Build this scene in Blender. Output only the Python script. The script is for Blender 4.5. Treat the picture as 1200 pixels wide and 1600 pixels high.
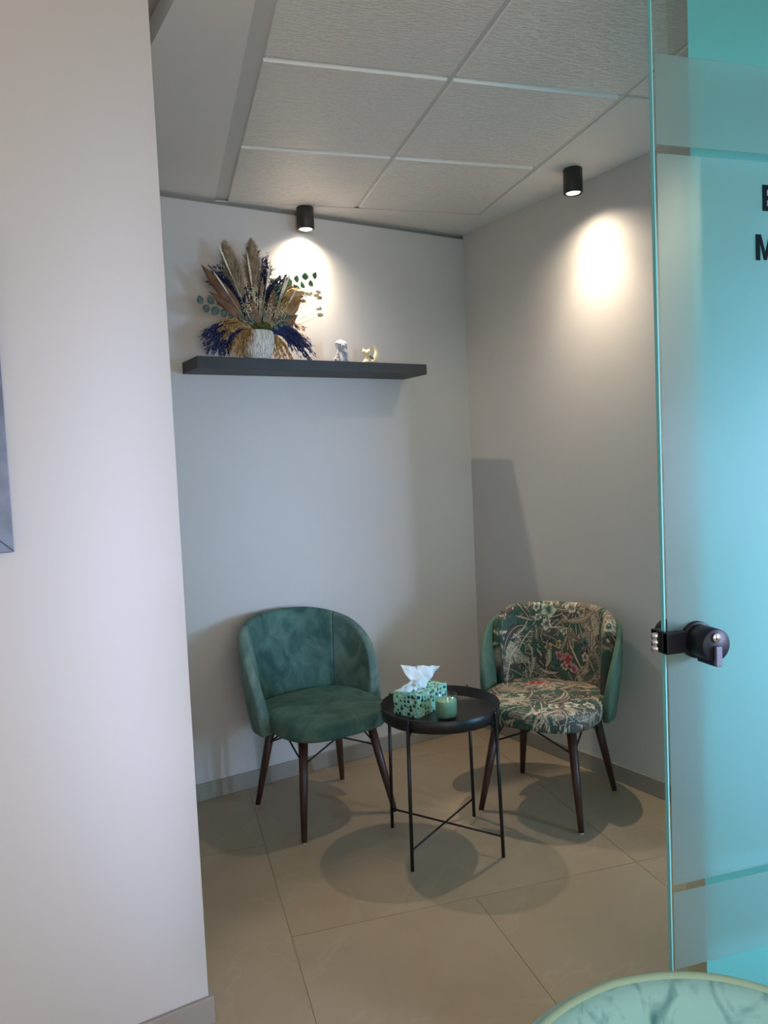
import bpy, bmesh, math, random
import numpy as np
from mathutils import Vector, Matrix

random.seed(7)
PI = math.pi
SC = bpy.context.scene
for _o in list(bpy.data.objects):
    bpy.data.objects.remove(_o)
COL = SC.collection

# ------------------------------------------------------------------ camera
CAM_H = 1.40
RW = ((0.9580291, 0.05960376, -0.28040621),
      (-0.28315738, 0.04407391, -0.95806022),
      (-0.0447454, 0.99724866, 0.05910133))
cam_d = bpy.data.cameras.new('camera')
cam_d.sensor_fit = 'VERTICAL'
cam_d.sensor_height = 36.0
cam_d.lens = 1190.0 / 1600.0 * 36.0
cam_d.clip_start = 0.02
cam = bpy.data.objects.new('camera', cam_d)
COL.objects.link(cam)
cam.matrix_world = Matrix.Translation((0, 0, CAM_H)) @ Matrix(RW).to_4x4()
SC.camera = cam

# ------------------------------------------------------------------ room frame
ANG = math.radians(14.6)
CX, CY = 1.57, 3.70            # inner corner of the alcove
UX, UY = math.cos(ANG), math.sin(ANG)
CH = 2.57                      # ceiling height


def R(a, b, z=0.0):
    """alcove frame: a along the back wall (right +), b away from the hall, z up"""
    return Vector((CX + a * UX - b * UY, CY + a * UY + b * UX, z))


# ------------------------------------------------------------------ light
w = bpy.data.worlds.new('world')
SC.world = w
w.use_nodes = True
bg = w.node_tree.nodes['Background']
bg.inputs[0].default_value = (1.0, 0.965, 0.93, 1)
bg.inputs[1].default_value = 0.58
SC.view_settings.view_transform = 'Standard'
SC.view_settings.look = 'None'
SC.view_settings.exposure = 0.19
SC.view_settings.gamma = 1.0
SC.view_settings.use_curve_mapping = False


def aim(o, target):
    d = Vector(target) - o.location
    o.rotation_euler = d.to_track_quat('-Z', 'Y').to_euler()


ld = bpy.data.lights.new('window_daylight', 'AREA')
ld.shape = 'RECTANGLE'
ld.size = 1.0
ld.size_y = 0.9
ld.energy = 62
ld.color = (0.58, 0.67, 1.0)
ld.spread = math.radians(42)
lo = bpy.data.objects.new('window_daylight', ld)
COL.objects.link(lo)
lo.location = (3.60, -0.42, 1.25)
aim(lo, (0.48, 3.35, 1.0))

ld = bpy.data.lights.new('hall_fill', 'AREA')  # added fill behind the camera, aimed up to brighten ceiling and pier
ld.shape = 'RECTANGLE'
ld.size = 1.6
ld.size_y = 1.3
ld.energy = 39
ld.color = (1.0, 0.94, 0.87)
lo = bpy.data.objects.new('hall_fill', ld)
COL.objects.link(lo)
lo.location = (0.6, -2.2, 1.3)
aim(lo, (0.9, 1.6, 3.1))


# ------------------------------------------------------------------ helpers
def srgb(r, g, b):
    def f(c):
        c /= 255.0
        return c / 12.92 if c <= 0.04045 else ((c + 0.055) / 1.055) ** 2.4
    return (f(r), f(g), f(b), 1.0)


def material(name, color, rough=0.6, metal=0.0, **kw):
    m = bpy.data.materials.new(name)
    m.use_nodes = True
    p = m.node_tree.nodes['Principled BSDF']
    p.inputs['Base Color'].default_value = color
    p.inputs['Roughness'].default_value = rough
    p.inputs['Metallic'].default_value = metal
    for k, v in kw.items():
        p.inputs[k].default_value = v
    return m


def add_noise_color(m, c1, c2, scale=4.0, detail=5.0, lo=0.35, hi=0.65, dist=0.0, stretch=None, coord='Object', rough=0.55):
    nt = m.node_tree
    p = nt.nodes['Principled BSDF']
    tc = nt.nodes.new('ShaderNodeTexCoord')
    mp = nt.nodes.new('ShaderNodeMapping')
    if stretch:
        mp.inputs['Scale'].default_value = stretch
    nz = nt.nodes.new('ShaderNodeTexNoise')
    nz.inputs['Scale'].default_value = scale
    nz.inputs['Detail'].default_value = detail
    nz.inputs['Roughness'].default_value = rough
    nz.inputs['Distortion'].default_value = dist
    cr = nt.nodes.new('ShaderNodeValToRGB')
    cr.color_ramp.elements[0].position = lo
    cr.color_ramp.elements[0].color = c1
    cr.color_ramp.elements[1].position = hi
    cr.color_ramp.elements[1].color = c2
    L = nt.links
    L.new(tc.outputs[coord], mp.inputs[0])
    L.new(mp.outputs[0], nz.inputs['Vector'])
    L.new(nz.outputs['Fac'], cr.inputs[0])
    L.new(cr.outputs[0], p.inputs['Base Color'])
    return nz, cr, mp


def add_bump(m, scale=200.0, strength=0.2, distance=0.001, stretch=None, detail=2.0):
    nt = m.node_tree
    p = nt.nodes['Principled BSDF']
    tc = nt.nodes.new('ShaderNodeTexCoord')
    mp = nt.nodes.new('ShaderNodeMapping')
    if stretch:
        mp.inputs['Scale'].default_value = stretch
    nz = nt.nodes.new('ShaderNodeTexNoise')
    nz.inputs['Scale'].default_value = scale
    nz.inputs['Detail'].default_value = detail
    bp = nt.nodes.new('ShaderNodeBump')
    bp.inputs['Strength'].default_value = strength
    bp.inputs['Distance'].default_value = distance
    L = nt.links
    L.new(tc.outputs['Object'], mp.inputs[0])
    L.new(mp.outputs[0], nz.inputs['Vector'])
    L.new(nz.outputs['Fac'], bp.inputs['Height'])
    L.new(bp.outputs[0], p.inputs['Normal'])
    return nz, bp


def velvet(name, dark, light, scale=7.0, lo=0.38, hi=0.66):
    m = material(name, dark, 0.75)
    p = m.node_tree.nodes['Principled BSDF']
    p.inputs['Sheen Weight'].default_value = 0.35
    p.inputs['Sheen Roughness'].default_value = 0.4
    p.inputs['Sheen Tint'].default_value = light
    add_noise_color(m, dark, light, scale=scale, detail=3.5, lo=lo, hi=hi, dist=1.2, stretch=(1, 1, 0.7))
    add_bump(m, 500, 0.25, 0.001)
    return m


M = {}
M['wall'] = material('alcove_wall_paint', (0.50, 0.485, 0.47, 1), 0.75)
add_noise_color(M['wall'], (0.60, 0.572, 0.556, 1), (0.622, 0.594, 0.578, 1), scale=1.3)
add_bump(M['wall'], 90, 0.08, 0.001)
M['hall'] = material('hall_wall_paint', (0.57, 0.55, 0.53, 1), 0.7)
add_bump(M['hall'], 90, 0.06, 0.001)
M['gypsum'] = material('ceiling_paint', (0.80, 0.755, 0.73, 1), 0.8)
add_bump(M['gypsum'], 60, 0.05, 0.001)
M['void'] = material('recess_shade', (0.30, 0.295, 0.285, 1), 0.9)  # shade inside the ceiling gap, put into the strip's colour
M['rail'] = material('ceiling_rail_metal', (0.60, 0.59, 0.575, 1), 0.5)
add_bump(M['rail'], 30, 0.03, 0.001)

# embossed tile: short raised dashes, one per stretched Voronoi cell
m = M['ctile'] = material('ceiling_tile_embossed', (0.80, 0.75, 0.725, 1), 0.5)
nt = m.node_tree
p = nt.nodes['Principled BSDF']


def nmath(op, a, b=None):
    n = nt.nodes.new('ShaderNodeMath')
    n.operation = op
    for i, q in enumerate((a, b)):
        if q is None:
            continue
        if isinstance(q, (int, float)):
            n.inputs[i].default_value = q
        else:
            nt.links.new(q, n.inputs[i])
    return n.outputs[0]


tc = nt.nodes.new('ShaderNodeTexCoord')
wn = nt.nodes.new('ShaderNodeTexNoise')
wn.inputs['Scale'].default_value = 55
wn.inputs['Detail'].default_value = 1
wsub = nt.nodes.new('ShaderNodeVectorMath')
wsub.operation = 'SUBTRACT'
wsub.inputs[1].default_value = (0.5, 0.5, 0.5)
wsc = nt.nodes.new('ShaderNodeVectorMath')
wsc.operation = 'MULTIPLY'
wsc.inputs[1].default_value = (0.0, 0.008, 0.0)
wad = nt.nodes.new('ShaderNodeVectorMath')
wad.operation = 'ADD'
mp = nt.nodes.new('ShaderNodeMapping')
mp.inputs['Scale'].default_value = (44, 95, 1)
vo = nt.nodes.new('ShaderNodeTexVoronoi')
vo.voronoi_dimensions = '2D'
vo.inputs['Scale'].default_value = 1.0
vo.inputs['Randomness'].default_value = 0.9
dv = nt.nodes.new('ShaderNodeVectorMath')
dv.operation = 'SUBTRACT'
sx = nt.nodes.new('ShaderNodeSeparateXYZ')
nt.links.new(tc.outputs['Object'], wn.inputs['Vector'])
nt.links.new(wn.outputs['Color'], wsub.inputs[0])
nt.links.new(wsub.outputs[0], wsc.inputs[0])
nt.links.new(tc.outputs['Object'], wad.inputs[0])
nt.links.new(wsc.outputs[0], wad.inputs[1])
nt.links.new(wad.outputs[0], mp.inputs[0])
nt.links.new(mp.outputs[0], vo.inputs['Vector'])
nt.links.new(mp.outputs[0], dv.inputs[0])
nt.links.new(vo.outputs['Position'], dv.inputs[1])
nt.links.new(dv.outputs[0], sx.inputs[0])
ax = nmath('ABSOLUTE', sx.outputs[0])
ay = nmath('ABSOLUTE', sx.outputs[1])
hx = nmath('SUBTRACT', 1.0, nmath('MINIMUM', nmath('MULTIPLY', ax, 2.0), 1.0))
hy = nmath('SUBTRACT', 1.0, nmath('MINIMUM', nmath('MULTIPLY', ay, 5.5), 1.0))
hh = nmath('MULTIPLY', nmath('MINIMUM', nmath('MULTIPLY', hx, 5.0), 1.0), hy)
bp = nt.nodes.new('ShaderNodeBump')
bp.inputs['Strength'].default_value = 0.9
bp.inputs['Distance'].default_value = 0.0035
nt.links.new(hh, bp.inputs['Height'])
nt.links.new(bp.outputs[0], p.inputs['Normal'])
mxc = nt.nodes.new('ShaderNodeMixRGB')
mxc.inputs[1].default_value = (0.82, 0.77, 0.745, 1)
mxc.inputs[2].default_value = (0.93, 0.90, 0.87, 1)  # dashes painted paler, as if the emboss caught the hall light
nt.links.new(hh, mxc.inputs[0])
nt.links.new(mxc.outputs[0], p.inputs['Base Color'])
M['ctile_edge'] = material('ceiling_tile_edge', (0.93, 0.91, 0.89, 1), 0.35)  # bevels coloured whiter than the tile for their lit look

M['grout'] = material('floor_grout', srgb(96, 88, 76), 0.9)
add_noise_color(M['grout'], srgb(146, 130, 110), srgb(156, 140, 118), 20)


def tile_mat(name, c1, c2, rough):
    m = material(name, c1, rough)
    nz, cr, mp = add_noise_color(m, c1, c2, scale=2.2, detail=7, lo=0.3, hi=0.7, dist=0.6)
    nt = m.node_tree
    p = nt.nodes['Principled BSDF']
    # faint pale marble veins
    n2 = nt.nodes.new('ShaderNodeTexNoise')
    n2.inputs['Scale'].default_value = 1.1
    n2.inputs['Detail'].default_value = 4
    n2.inputs['Distortion'].default_value = 1.5
    r2 = nt.nodes.new('ShaderNodeValToRGB')
    el = r2.color_ramp.elements
    el[0].position = 0.485
    el[0].color = (0, 0, 0, 1)
    el[1].position = 0.505
    el[1].color = (0, 0, 0, 1)
    q = el.new(0.495)
    q.color = (0.12, 0.12, 0.12, 1)
    mx = nt.nodes.new('ShaderNodeMixRGB')
    mx.inputs[2].default_value = srgb(205, 192, 172)
    nt.links.new(mp.outputs[0], n2.inputs['Vector'])
    nt.links.new(n2.outputs['Fac'], r2.inputs[0])
    nt.links.new(r2.outputs[0], mx.inputs[0])
    nt.links.new(cr.outputs[0], mx.inputs[1])
    nt.links.new(mx.outputs[0], p.inputs['Base Color'])
    return m


M['ftile'] = tile_mat('floor_tile_stone', srgb(168, 147, 122), srgb(182, 162, 136), 0.38)
M['skirt'] = tile_mat('skirting_tile', srgb(148, 142, 132), srgb(160, 154, 144), 0.45)

M['shelf'] = material('shelf_black_laminate', srgb(48, 47, 48), 0.5)
add_noise_color(M['shelf'], srgb(45, 44, 45), srgb(52, 51, 52), 12)
M['lampbody'] = material('lamp_black_metal', srgb(44, 43, 41), 0.45)
add_bump(M['lampbody'], 300, 0.05, 0.0005)
M['black'] = material('black_powder_coat', srgb(20, 20, 24), 0.38)
add_bump(M['black'], 600, 0.05, 0.0005)
M['wood'] = material('dark_walnut', srgb(62, 38, 32), 0.4)
add_noise_color(M['wood'], srgb(50, 30, 26), srgb(78, 50, 42), 14, stretch=(3, 3, 0.4))
M['glide'] = material('white_glide', srgb(210, 208, 200), 0.5)
M['velvet_c'] = velvet('teal_velvet_back', srgb(38, 78, 76), srgb(84, 122, 112), 11, 0.34, 0.70)  # one teal velvet; the panels' differing shading is put into these colours
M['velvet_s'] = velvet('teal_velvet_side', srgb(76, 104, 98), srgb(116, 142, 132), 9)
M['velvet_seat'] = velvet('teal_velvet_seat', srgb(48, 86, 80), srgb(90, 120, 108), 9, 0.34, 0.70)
M['velvet_g'] = velvet('green_velvet_shell', srgb(66, 96, 80), srgb(94, 122, 102), 7)
M['velvet_near'] = velvet('pale_teal_velvet', srgb(60, 118, 124), srgb(140, 190, 190), 22, 0.26, 0.50)
M['lit_rim'] = material('pale_rim_highlight', srgb(150, 180, 158), 0.8)  # highlight on the chair back's top edge, painted as a pale tube
add_bump(M['lit_rim'], 400, 0.2, 0.001)

m = M['floral'] = material('floral_print_velvet', (1, 1, 1, 1), 0.7)
at = m.node_tree.nodes.new('ShaderNodeAttribute')
at.attribute_name = 'print'
m.node_tree.links.new(at.outputs['Color'], m.node_tree.nodes['Principled BSDF'].inputs['Base Color'])
add_bump(m, 500, 0.2, 0.001)

M['chrome'] = material('brushed_steel', (0.75, 0.75, 0.77, 1), 0.25, 1.0)
M['lockgrey'] = material('grey_metal_lever', srgb(92, 98, 112), 0.4, 0.3)
M['lockblack'] = material('black_lock_body', srgb(20, 24, 34), 0.45, **{'Specular IOR Level': 0.25})
M['letter'] = material('black_lettering_vinyl', srgb(16, 26, 32), 1.0, **{'Specular IOR Level': 0.05})
M['frame'] = material('blue_grey_frame', srgb(88, 98, 118), 0.4, 0.2)
add_noise_color(M['frame'], srgb(78, 88, 108), srgb(104, 116, 138), 14)
M['mat'] = material('white_picture_mat', srgb(235, 238, 242), 0.6)
M['tissue'] = material('white_tissue', srgb(245, 246, 248), 0.8)
M['tissue'].node_tree.nodes['Principled BSDF'].inputs['Subsurface Weight'].default_value = 0.0
add_bump(M['tissue'], 60, 0.15, 0.002)
M['wax'] = material('mint_wax', srgb(126, 178, 148), 0.45)
M['wick'] = material('candle_wick', srgb(90, 80, 70), 0.9)


def thin_glass(name, tint, ior=1.45):
    """clear pane: straight-through tinted transmission plus a weak mirror reflection"""
    m = bpy.data.materials.new(name)
    m.use_nodes = True
    nt = m.node_tree
    nt.nodes.clear()
    out = nt.nodes.new('ShaderNodeOutputMaterial')
    tr = nt.nodes.new('ShaderNodeBsdfTransparent')
    tr.inputs[0].default_value = tint
    gl = nt.nodes.new('ShaderNodeBsdfGlossy')
    gl.inputs['Roughness'].default_value = 0.02
    fr = nt.nodes.new('ShaderNodeFresnel')
    fr.inputs[0].default_value = ior
    mx = nt.nodes.new('ShaderNodeMixShader')
    # mirror only on the outer faces: the ray runs straight through the pane
    ge = nt.nodes.new('ShaderNodeNewGeometry')
    inv = nt.nodes.new('ShaderNodeMath')
    inv.operation = 'SUBTRACT'
    inv.inputs[0].default_value = 1.0
    mu = nt.nodes.new('ShaderNodeMath')
    mu.operation = 'MULTIPLY'
    nt.links.new(ge.outputs['Backfacing'], inv.inputs[1])
    nt.links.new(inv.outputs[0], mu.inputs[0])
    nt.links.new(fr.outputs[0], mu.inputs[1])
    nt.links.new(mu.outputs[0], mx.inputs[0])
    nt.links.new(tr.outputs[0], mx.inputs[1])
    nt.links.new(gl.outputs[0], mx.inputs[2])
    nt.links.new(mx.outputs[0], out.inputs[0])
    return m


def frosted(name, trans_tint, scatter, w_clear, w_rough, w_trl, rough=0.35):
    m = bpy.data.materials.new(name)
    m.use_nodes = True
    nt = m.node_tree
    nt.nodes.clear()
    out = nt.nodes.new('ShaderNodeOutputMaterial')
    tr = nt.nodes.new('ShaderNodeBsdfTransparent')
    tr.inputs[0].default_value = trans_tint
    rf = nt.nodes.new('ShaderNodeBsdfRefraction')
    rf.inputs['Color'].default_value = trans_tint
    rf.inputs['Roughness'].default_value = rough
    rf.inputs['IOR'].default_value = 1.3
    df = nt.nodes.new('ShaderNodeBsdfDiffuse')
    df.inputs[0].default_value = scatter
    tl = nt.nodes.new('ShaderNodeBsdfTranslucent')
    tl.inputs[0].default_value = scatter
    m1 = nt.nodes.new('ShaderNodeMixShader')
    m1.inputs[0].default_value = w_trl
    nt.links.new(df.outputs[0], m1.inputs[1])
    nt.links.new(tl.outputs[0], m1.inputs[2])
    m2 = nt.nodes.new('ShaderNodeMixShader')
    m2.inputs[0].default_value = w_rough / max(1e-6, 1 - w_clear)
    nt.links.new(m1.outputs[0], m2.inputs[1])
    nt.links.new(rf.outputs[0], m2.inputs[2])
    m3 = nt.nodes.new('ShaderNodeMixShader')
    m3.inputs[0].default_value = w_clear
    nt.links.new(m2.outputs[0], m3.inputs[1])
    nt.links.new(tr.outputs[0], m3.inputs[2])
    nt.links.new(m3.outputs[0], out.inputs[0])
    return m


M['glass'] = thin_glass('clear_green_glass', (0.93, 0.985, 0.97, 1))
M['jar_glass'] = thin_glass('clear_jar_glass', (0.97, 0.985, 0.98, 1), ior=1.75)
M['film_door'] = frosted('frosted_film_door', (0.93, 0.98, 0.98, 1), (0.40, 0.62, 0.62, 1), 0.44, 0.40, 0.3, 0.42)
M['film_fixed'] = frosted('frosted_film_partition', (0.68, 0.91, 0.98, 1), (0.25, 0.74, 0.76, 1), 0.36, 0.08, 0.35, 0.35)
M['glass_edge'] = material('polished_glass_edge', srgb(120, 198, 200), 0.2)


def new_obj(name, mesh, mat=None, parent=None, smooth=False):
    if mat is not None and len(mesh.materials) == 0:
        mesh.materials.append(mat)
    if smooth:
        mesh.polygons.foreach_set('use_smooth', [True] * len(mesh.polygons))
    o = bpy.data.objects.new(name, mesh)
    COL.objects.link(o)
    if parent is not None:
        o.parent = parent
    return o


def mesh_bm(name, bm):
    me = bpy.data.meshes.new(name)
    bmesh.ops.recalc_face_normals(bm, faces=bm.faces)
    bm.to_mesh(me)
    bm.free()
    return me


def obj(name, bm, mat, parent=None, smooth=False, bevel=0.0, seg=2, subsurf=0):
    o = new_obj(name, mesh_bm(name, bm), mat, parent, smooth)
    if bevel:
        b = o.modifiers.new('bevel', 'BEVEL')
        b.width = bevel
        b.segments = seg
        b.limit_method = 'ANGLE'
        b.angle_limit = math.radians(40)
    if subsurf:
        s = o.modifiers.new('subsurf', 'SUBSURF')
        s.levels = s.render_levels = subsurf
    return o


def thing(name, label, cat, loc=(0, 0, 0), rz=0.0, group=None):
    o = bpy.data.objects.new(name, None)
    o.empty_display_size = 0.1
    COL.objects.link(o)
    o.location = loc
    o.rotation_euler = (0, 0, rz)
    o['label'] = label
    o['category'] = cat
    if group:
        o['group'] = group
    return o


def tag(o, label, cat, group=None):
    o['label'] = label
    o['category'] = cat
    if group:
        o['group'] = group
    return o


def struct(o):
    o['kind'] = 'structure'
    return o


def add_box(bm, x0, x1, y0, y1, z0, z1):
    vs = [bm.verts.new((x, y, z)) for x in (x0, x1) for y in (y0, y1) for z in (z0, z1)]
    for f in ((0, 1, 3, 2), (4, 6, 7, 5), (0, 4, 5, 1), (2, 3, 7, 6), (0, 2, 6, 4), (1, 5, 7, 3)):
        bm.faces.new([vs[i] for i in f])
    return vs


def box(x0, x1, y0, y1, z0, z1):
    bm = bmesh.new()
    add_box(bm, x0, x1, y0, y1, z0, z1)
    return bm


def rbox(a0, a1, b0, b1, z0, z1):
    """box in the alcove frame, as world coordinates"""
    bm = box(a0, a1, b0, b1, z0, z1)
    for vv in bm.verts:
        vv.co = R(vv.co.x, vv.co.y, vv.co.z)
    return bm


def rbox_right(a0, a1, b0, b1, z0, z1):
    """same, for the right wall, which opens outwards by 1.9 degrees"""
    bm = box(a0, a1, b0, b1, z0, z1)
    for vv in bm.verts:
        vv.co = R(vv.co.x - vv.co.y * 0.033, vv.co.y, vv.co.z)
    return bm


def add_tube(bm, pts, rads, seg=10, cap=True):
    pts = [Vector(q) for q in pts]
    if not hasattr(rads, '__len__'):
        rads = [rads] * len(pts)
    rings = []
    ref = None
    for i, q in enumerate(pts):
        if i == 0:
            t = pts[1] - pts[0]
        elif i == len(pts) - 1:
            t = pts[-1] - pts[-2]
        else:
            t = pts[i + 1] - pts[i - 1]
        t.normalize()
        if ref is None:
            ref = Vector((0, 0, 1)) if abs(t.z) < 0.9 else Vector((1, 0, 0))
        n = t.cross(ref)
        if n.length < 1e-6:
            n = t.orthogonal()
        n.normalize()
        b = t.cross(n)
        ref = n.cross(t) * 1.0
        rings.append([bm.verts.new(q + (n * math.cos(2 * PI * k / seg) + b * math.sin(2 * PI * k / seg)) * rads[i]) for k in range(seg)])
    for i in range(len(rings) - 1):
        for k in range(seg):
            bm.faces.new((rings[i][k], rings[i][(k + 1) % seg], rings[i + 1][(k + 1) % seg], rings[i + 1][k]))
    if cap:
        bm.faces.new(rings[0][::-1])
        bm.faces.new(rings[-1])


def add_lathe(bm, prof, seg=40, c=(0, 0, 0)):
    """profile of (r, z); r == 0 closes at the axis"""
    c = Vector(c)
    rings = []
    for r, z in prof:
        if r < 1e-6:
            rings.append([bm.verts.new(c + Vector((0, 0, z)))])
        else:
            rings.append([bm.verts.new(c + Vector((r * math.cos(2 * PI * k / seg), r * math.sin(2 * PI * k / seg), z))) for k in range(seg)])
    for i in range(len(rings) - 1):
        A, B = rings[i], rings[i + 1]
        for k in range(seg):
            if len(A) == 1 and len(B) == 1:
                continue
            if len(A) == 1:
                bm.faces.new((A[0], B[(k + 1) % seg], B[k]))
            elif len(B) == 1:
                bm.faces.new((A[k], A[(k + 1) % seg], B[0]))
            else:
                bm.faces.new((A[k], A[(k + 1) % seg], B[(k + 1) % seg], B[k]))


def interp(x, xs, ys):
    return float(np.interp(x, xs, ys))


def sm_interp(x, xs, ys):
    """smooth (cubic hermite) table lookup"""
    n = len(xs)
    if x <= xs[0]:
        return ys[0]
    if x >= xs[-1]:
        return ys[-1]
    i = max(j for j in range(n - 1) if xs[j] <= x)
    h = xs[i + 1] - xs[i]
    t = (x - xs[i]) / h

    def sl(j):
        if j == 0:
            return (ys[1] - ys[0]) / (xs[1] - xs[0])
        if j == n - 1:
            return (ys[-1] - ys[-2]) / (xs[-1] - xs[-2])
        return (ys[j + 1] - ys[j - 1]) / (xs[j + 1] - xs[j - 1])
    m0, m1 = sl(i) * h, sl(i + 1) * h
    return (2 * t**3 - 3 * t**2 + 1) * ys[i] + (t**3 - 2 * t**2 + t) * m0 + (-2 * t**3 + 3 * t**2) * ys[i + 1] + (t**3 - t**2) * m1


# ================================================================== STRUCTURE
# floor: grout slab with large tiles laid on the hall's grid
floor = struct(obj('floor', box(-3.2, 4.2, -3.0, 5.0, -0.10, -0.0015), M['grout']))
J = 0.0022
tile_mesh = {}
cells = []
for xa, xb in ((0.3, 1.5), (1.5, 2.7), (2.7, 3.9)):
    cells.append((xa, xb, 2.22, 3.42))
    cells.append((xa, xb, 3.42, 4.62))
for k in range(6):
    for ya in (1.02, -0.18, -1.38):
        cells.append((0.3 + 0.6 * k, 0.9 + 0.6 * k, ya, ya + 1.2))
for xa in (-0.9, -2.1):
    for ya in (-1.98, -0.78, 0.42, 1.62, 2.82):
        cells.append((xa, xa + 1.2, ya, ya + 1.2))
for xa, xb, ya, yb in cells:
    key = (round(xb - xa, 3), round(yb - ya, 3))
    if key not in tile_mesh:
        fb = bmesh.new()
        add_box(fb, J / 2, key[0] - J / 2, J / 2, key[1] - J / 2, -0.012, 0.0)
        tile_mesh[key] = mesh_bm('floor_tile', fb)
        tile_mesh[key].materials.append(M['ftile'])
    t = new_obj('floor_tile', tile_mesh[key], None, floor)
    t.location = (xa, ya, 0)

# alcove walls (tops stop short of the ceiling: shadow gap)
GAP = 0.022
wall_back = struct(obj('wall_back', rbox(-2.2, 0.12, 0.0, 0.12, -0.05, CH - GAP), M['wall']))
wall_right = struct(obj('wall_right', rbox_right(0.0, 0.12, -2.47, 0.0, -0.05, CH), M['wall']))
struct(obj('trim_back_gap', rbox(-2.2, 0.12, 0.03, 0.12, CH - GAP, CH), M['void']))
# hall wall that ends in the pier at the left of the opening
wall_left = struct(obj('wall_left', rbox(-5.2, -1.922, -1.318, 0.0, -0.05, CH + 0.11), M['hall']))
# skirtings
struct(obj('baseboard_back', rbox(-1.922, -0.012, -0.012, 0.0, 0.0, 0.074), M['skirt'], bevel=0.003))
struct(obj('baseboard_right', rbox_right(-0.012, 0.0, -2.40, 0.0, 0.0, 0.074), M['skirt'], bevel=0.003))
struct(obj('baseboard_left', rbox(-5.2, -1.910, -1.330, -1.318, 0.0, 0.072), M['skirt'], bevel=0.003))
struct(obj('baseboard_pier', rbox(-1.922, -1.910, -1.318, -0.012, 0.0, 0.072), M['skirt'], bevel=0.003))

# ceiling: plaster border around a recessed tile field
XS = [0.345, 0.925, 1.525, 2.125]
YS = [3.385, 2.81, 2.213, 1.613, 1.013, 0.413, -0.187]
ceiling = struct(new_obj('ceiling', bpy.data.meshes.new('ceiling')))


def poly_slab(name, pts, z0, z1, mat, parent=None, bev=0):
    bm = bmesh.new()
    lo = [bm.verts.new((q[0], q[1], z0)) for q in pts]
    hi = [bm.verts.new((q[0], q[1], z1)) for q in pts]
    bm.faces.new(lo)
    bm.faces.new(hi)
    n = len(pts)
    for i in range(n):
        bm.faces.new((lo[i], lo[(i + 1) % n], hi[(i + 1) % n], hi[i]))
    return obj(name, bm, mat, parent, bevel=bev)


BL = R(-1.845, 0.06)
BR = R(0.20, 0.06)
BLn = R(-1.845, -4.6)
x0, x1, x2 = XS[0] - 0.045, XS[2] + 0.012, XS[3] + 0.012
y0, y1, y2 = YS[0] + 0.012, YS[2] + 0.010, -0.187
BLn = R(-1.845, -(CX - 1.845 * UX - x0) / -UY)
poly_slab('border_panel', [BLn, (x0, y0), BL], CH, CH + 0.065, M['gypsum'], ceiling)
poly_slab('border_panel', [BL, (x0, y0), (x1, y0), (x1, y1), (x2, y1), (x2, -1.0), (3.6, -1.0), (3.6, 3.2), BR], CH, CH + 0.065, M['gypsum'], ceiling)
poly_slab('backing_panel', [(-5.0, -2.2), (3.7, -2.2), (3.7, 4.3), (-5.0, 4.3)], CH + 0.11, CH + 0.15, M['gypsum'], ceiling)
# rails run away from the hall
for xr, ya in ((XS[0], YS[0]), (XS[1], YS[0]), (XS[2], YS[0])):
    if xr == XS[0]:
        a_, b_ = xr - 0.047, xr + 0.014
    else:
        a_, b_ = xr - 0.013, xr + 0.013
    obj('ceiling_rail', box(a_, b_, -0.187, ya + 0.012, CH + 0.004, CH + 0.03), M['rail'], ceiling)
for yr in YS[1:]:
    obj('cross_rail', box(XS[0] - 0.02, XS[2] if yr > 2.3 else XS[3], yr - 0.012, yr + 0.008, CH + 0.009, CH + 0.03), M['rail'], ceiling)
obj('ceiling_rail', box(XS[0], XS[2], YS[0] - 0.004, YS[0] + 0.014, CH + 0.004, CH + 0.03), M['rail'], ceiling)


def ceiling_tile(xa, xb, ya, yb):
    bm = bmesh.new()
    g = 0.007
    prof = [(0, 0, CH + 0.016), (0, 0, CH + 0.010), (0.004, 0.012, CH - 0.003), (0.010, 0.018, CH - 0.003)]
    rings = []
    for ins, near, z in prof:
        i, j = g + ins, g + near
        rings.append([bm.verts.new(q) for q in ((xa + i, ya + j, z), (xb - i, ya + j, z), (xb - i, yb - i, z), (xa + i, yb - i, z))])
    for q, (r0, r1) in enumerate(zip(rings[:-1], rings[1:])):
        for k in range(4):
            f = bm.faces.new((r0[k], r0[(k + 1) % 4], r1[(k + 1) % 4], r1[k]))
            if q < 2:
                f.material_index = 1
    bm.faces.new(rings[-1])
    bm.faces.new(rings[0])
    o = obj('ceiling_tile', bm, M['ctile'], ceiling)
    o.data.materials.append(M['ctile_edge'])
    return o


for j in range(len(YS) - 1):
    for i in range(3):
        if i == 2 and j < 2:
            continue
        ceiling_tile(XS[i] + (0.0), XS[i + 1], YS[j + 1], YS[j])

# ================================================================== DOWNLIGHTS
M['lampglow'] = bpy.data.materials.new('lamp_glow')
M['lampglow'].use_nodes = True
_p = M['lampglow'].node_tree.nodes['Principled BSDF']
_p.inputs['Emission Color'].default_value = (1.0, 0.95, 0.85, 1)
_p.inputs['Emission Strength'].default_value = 6.0


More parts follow.
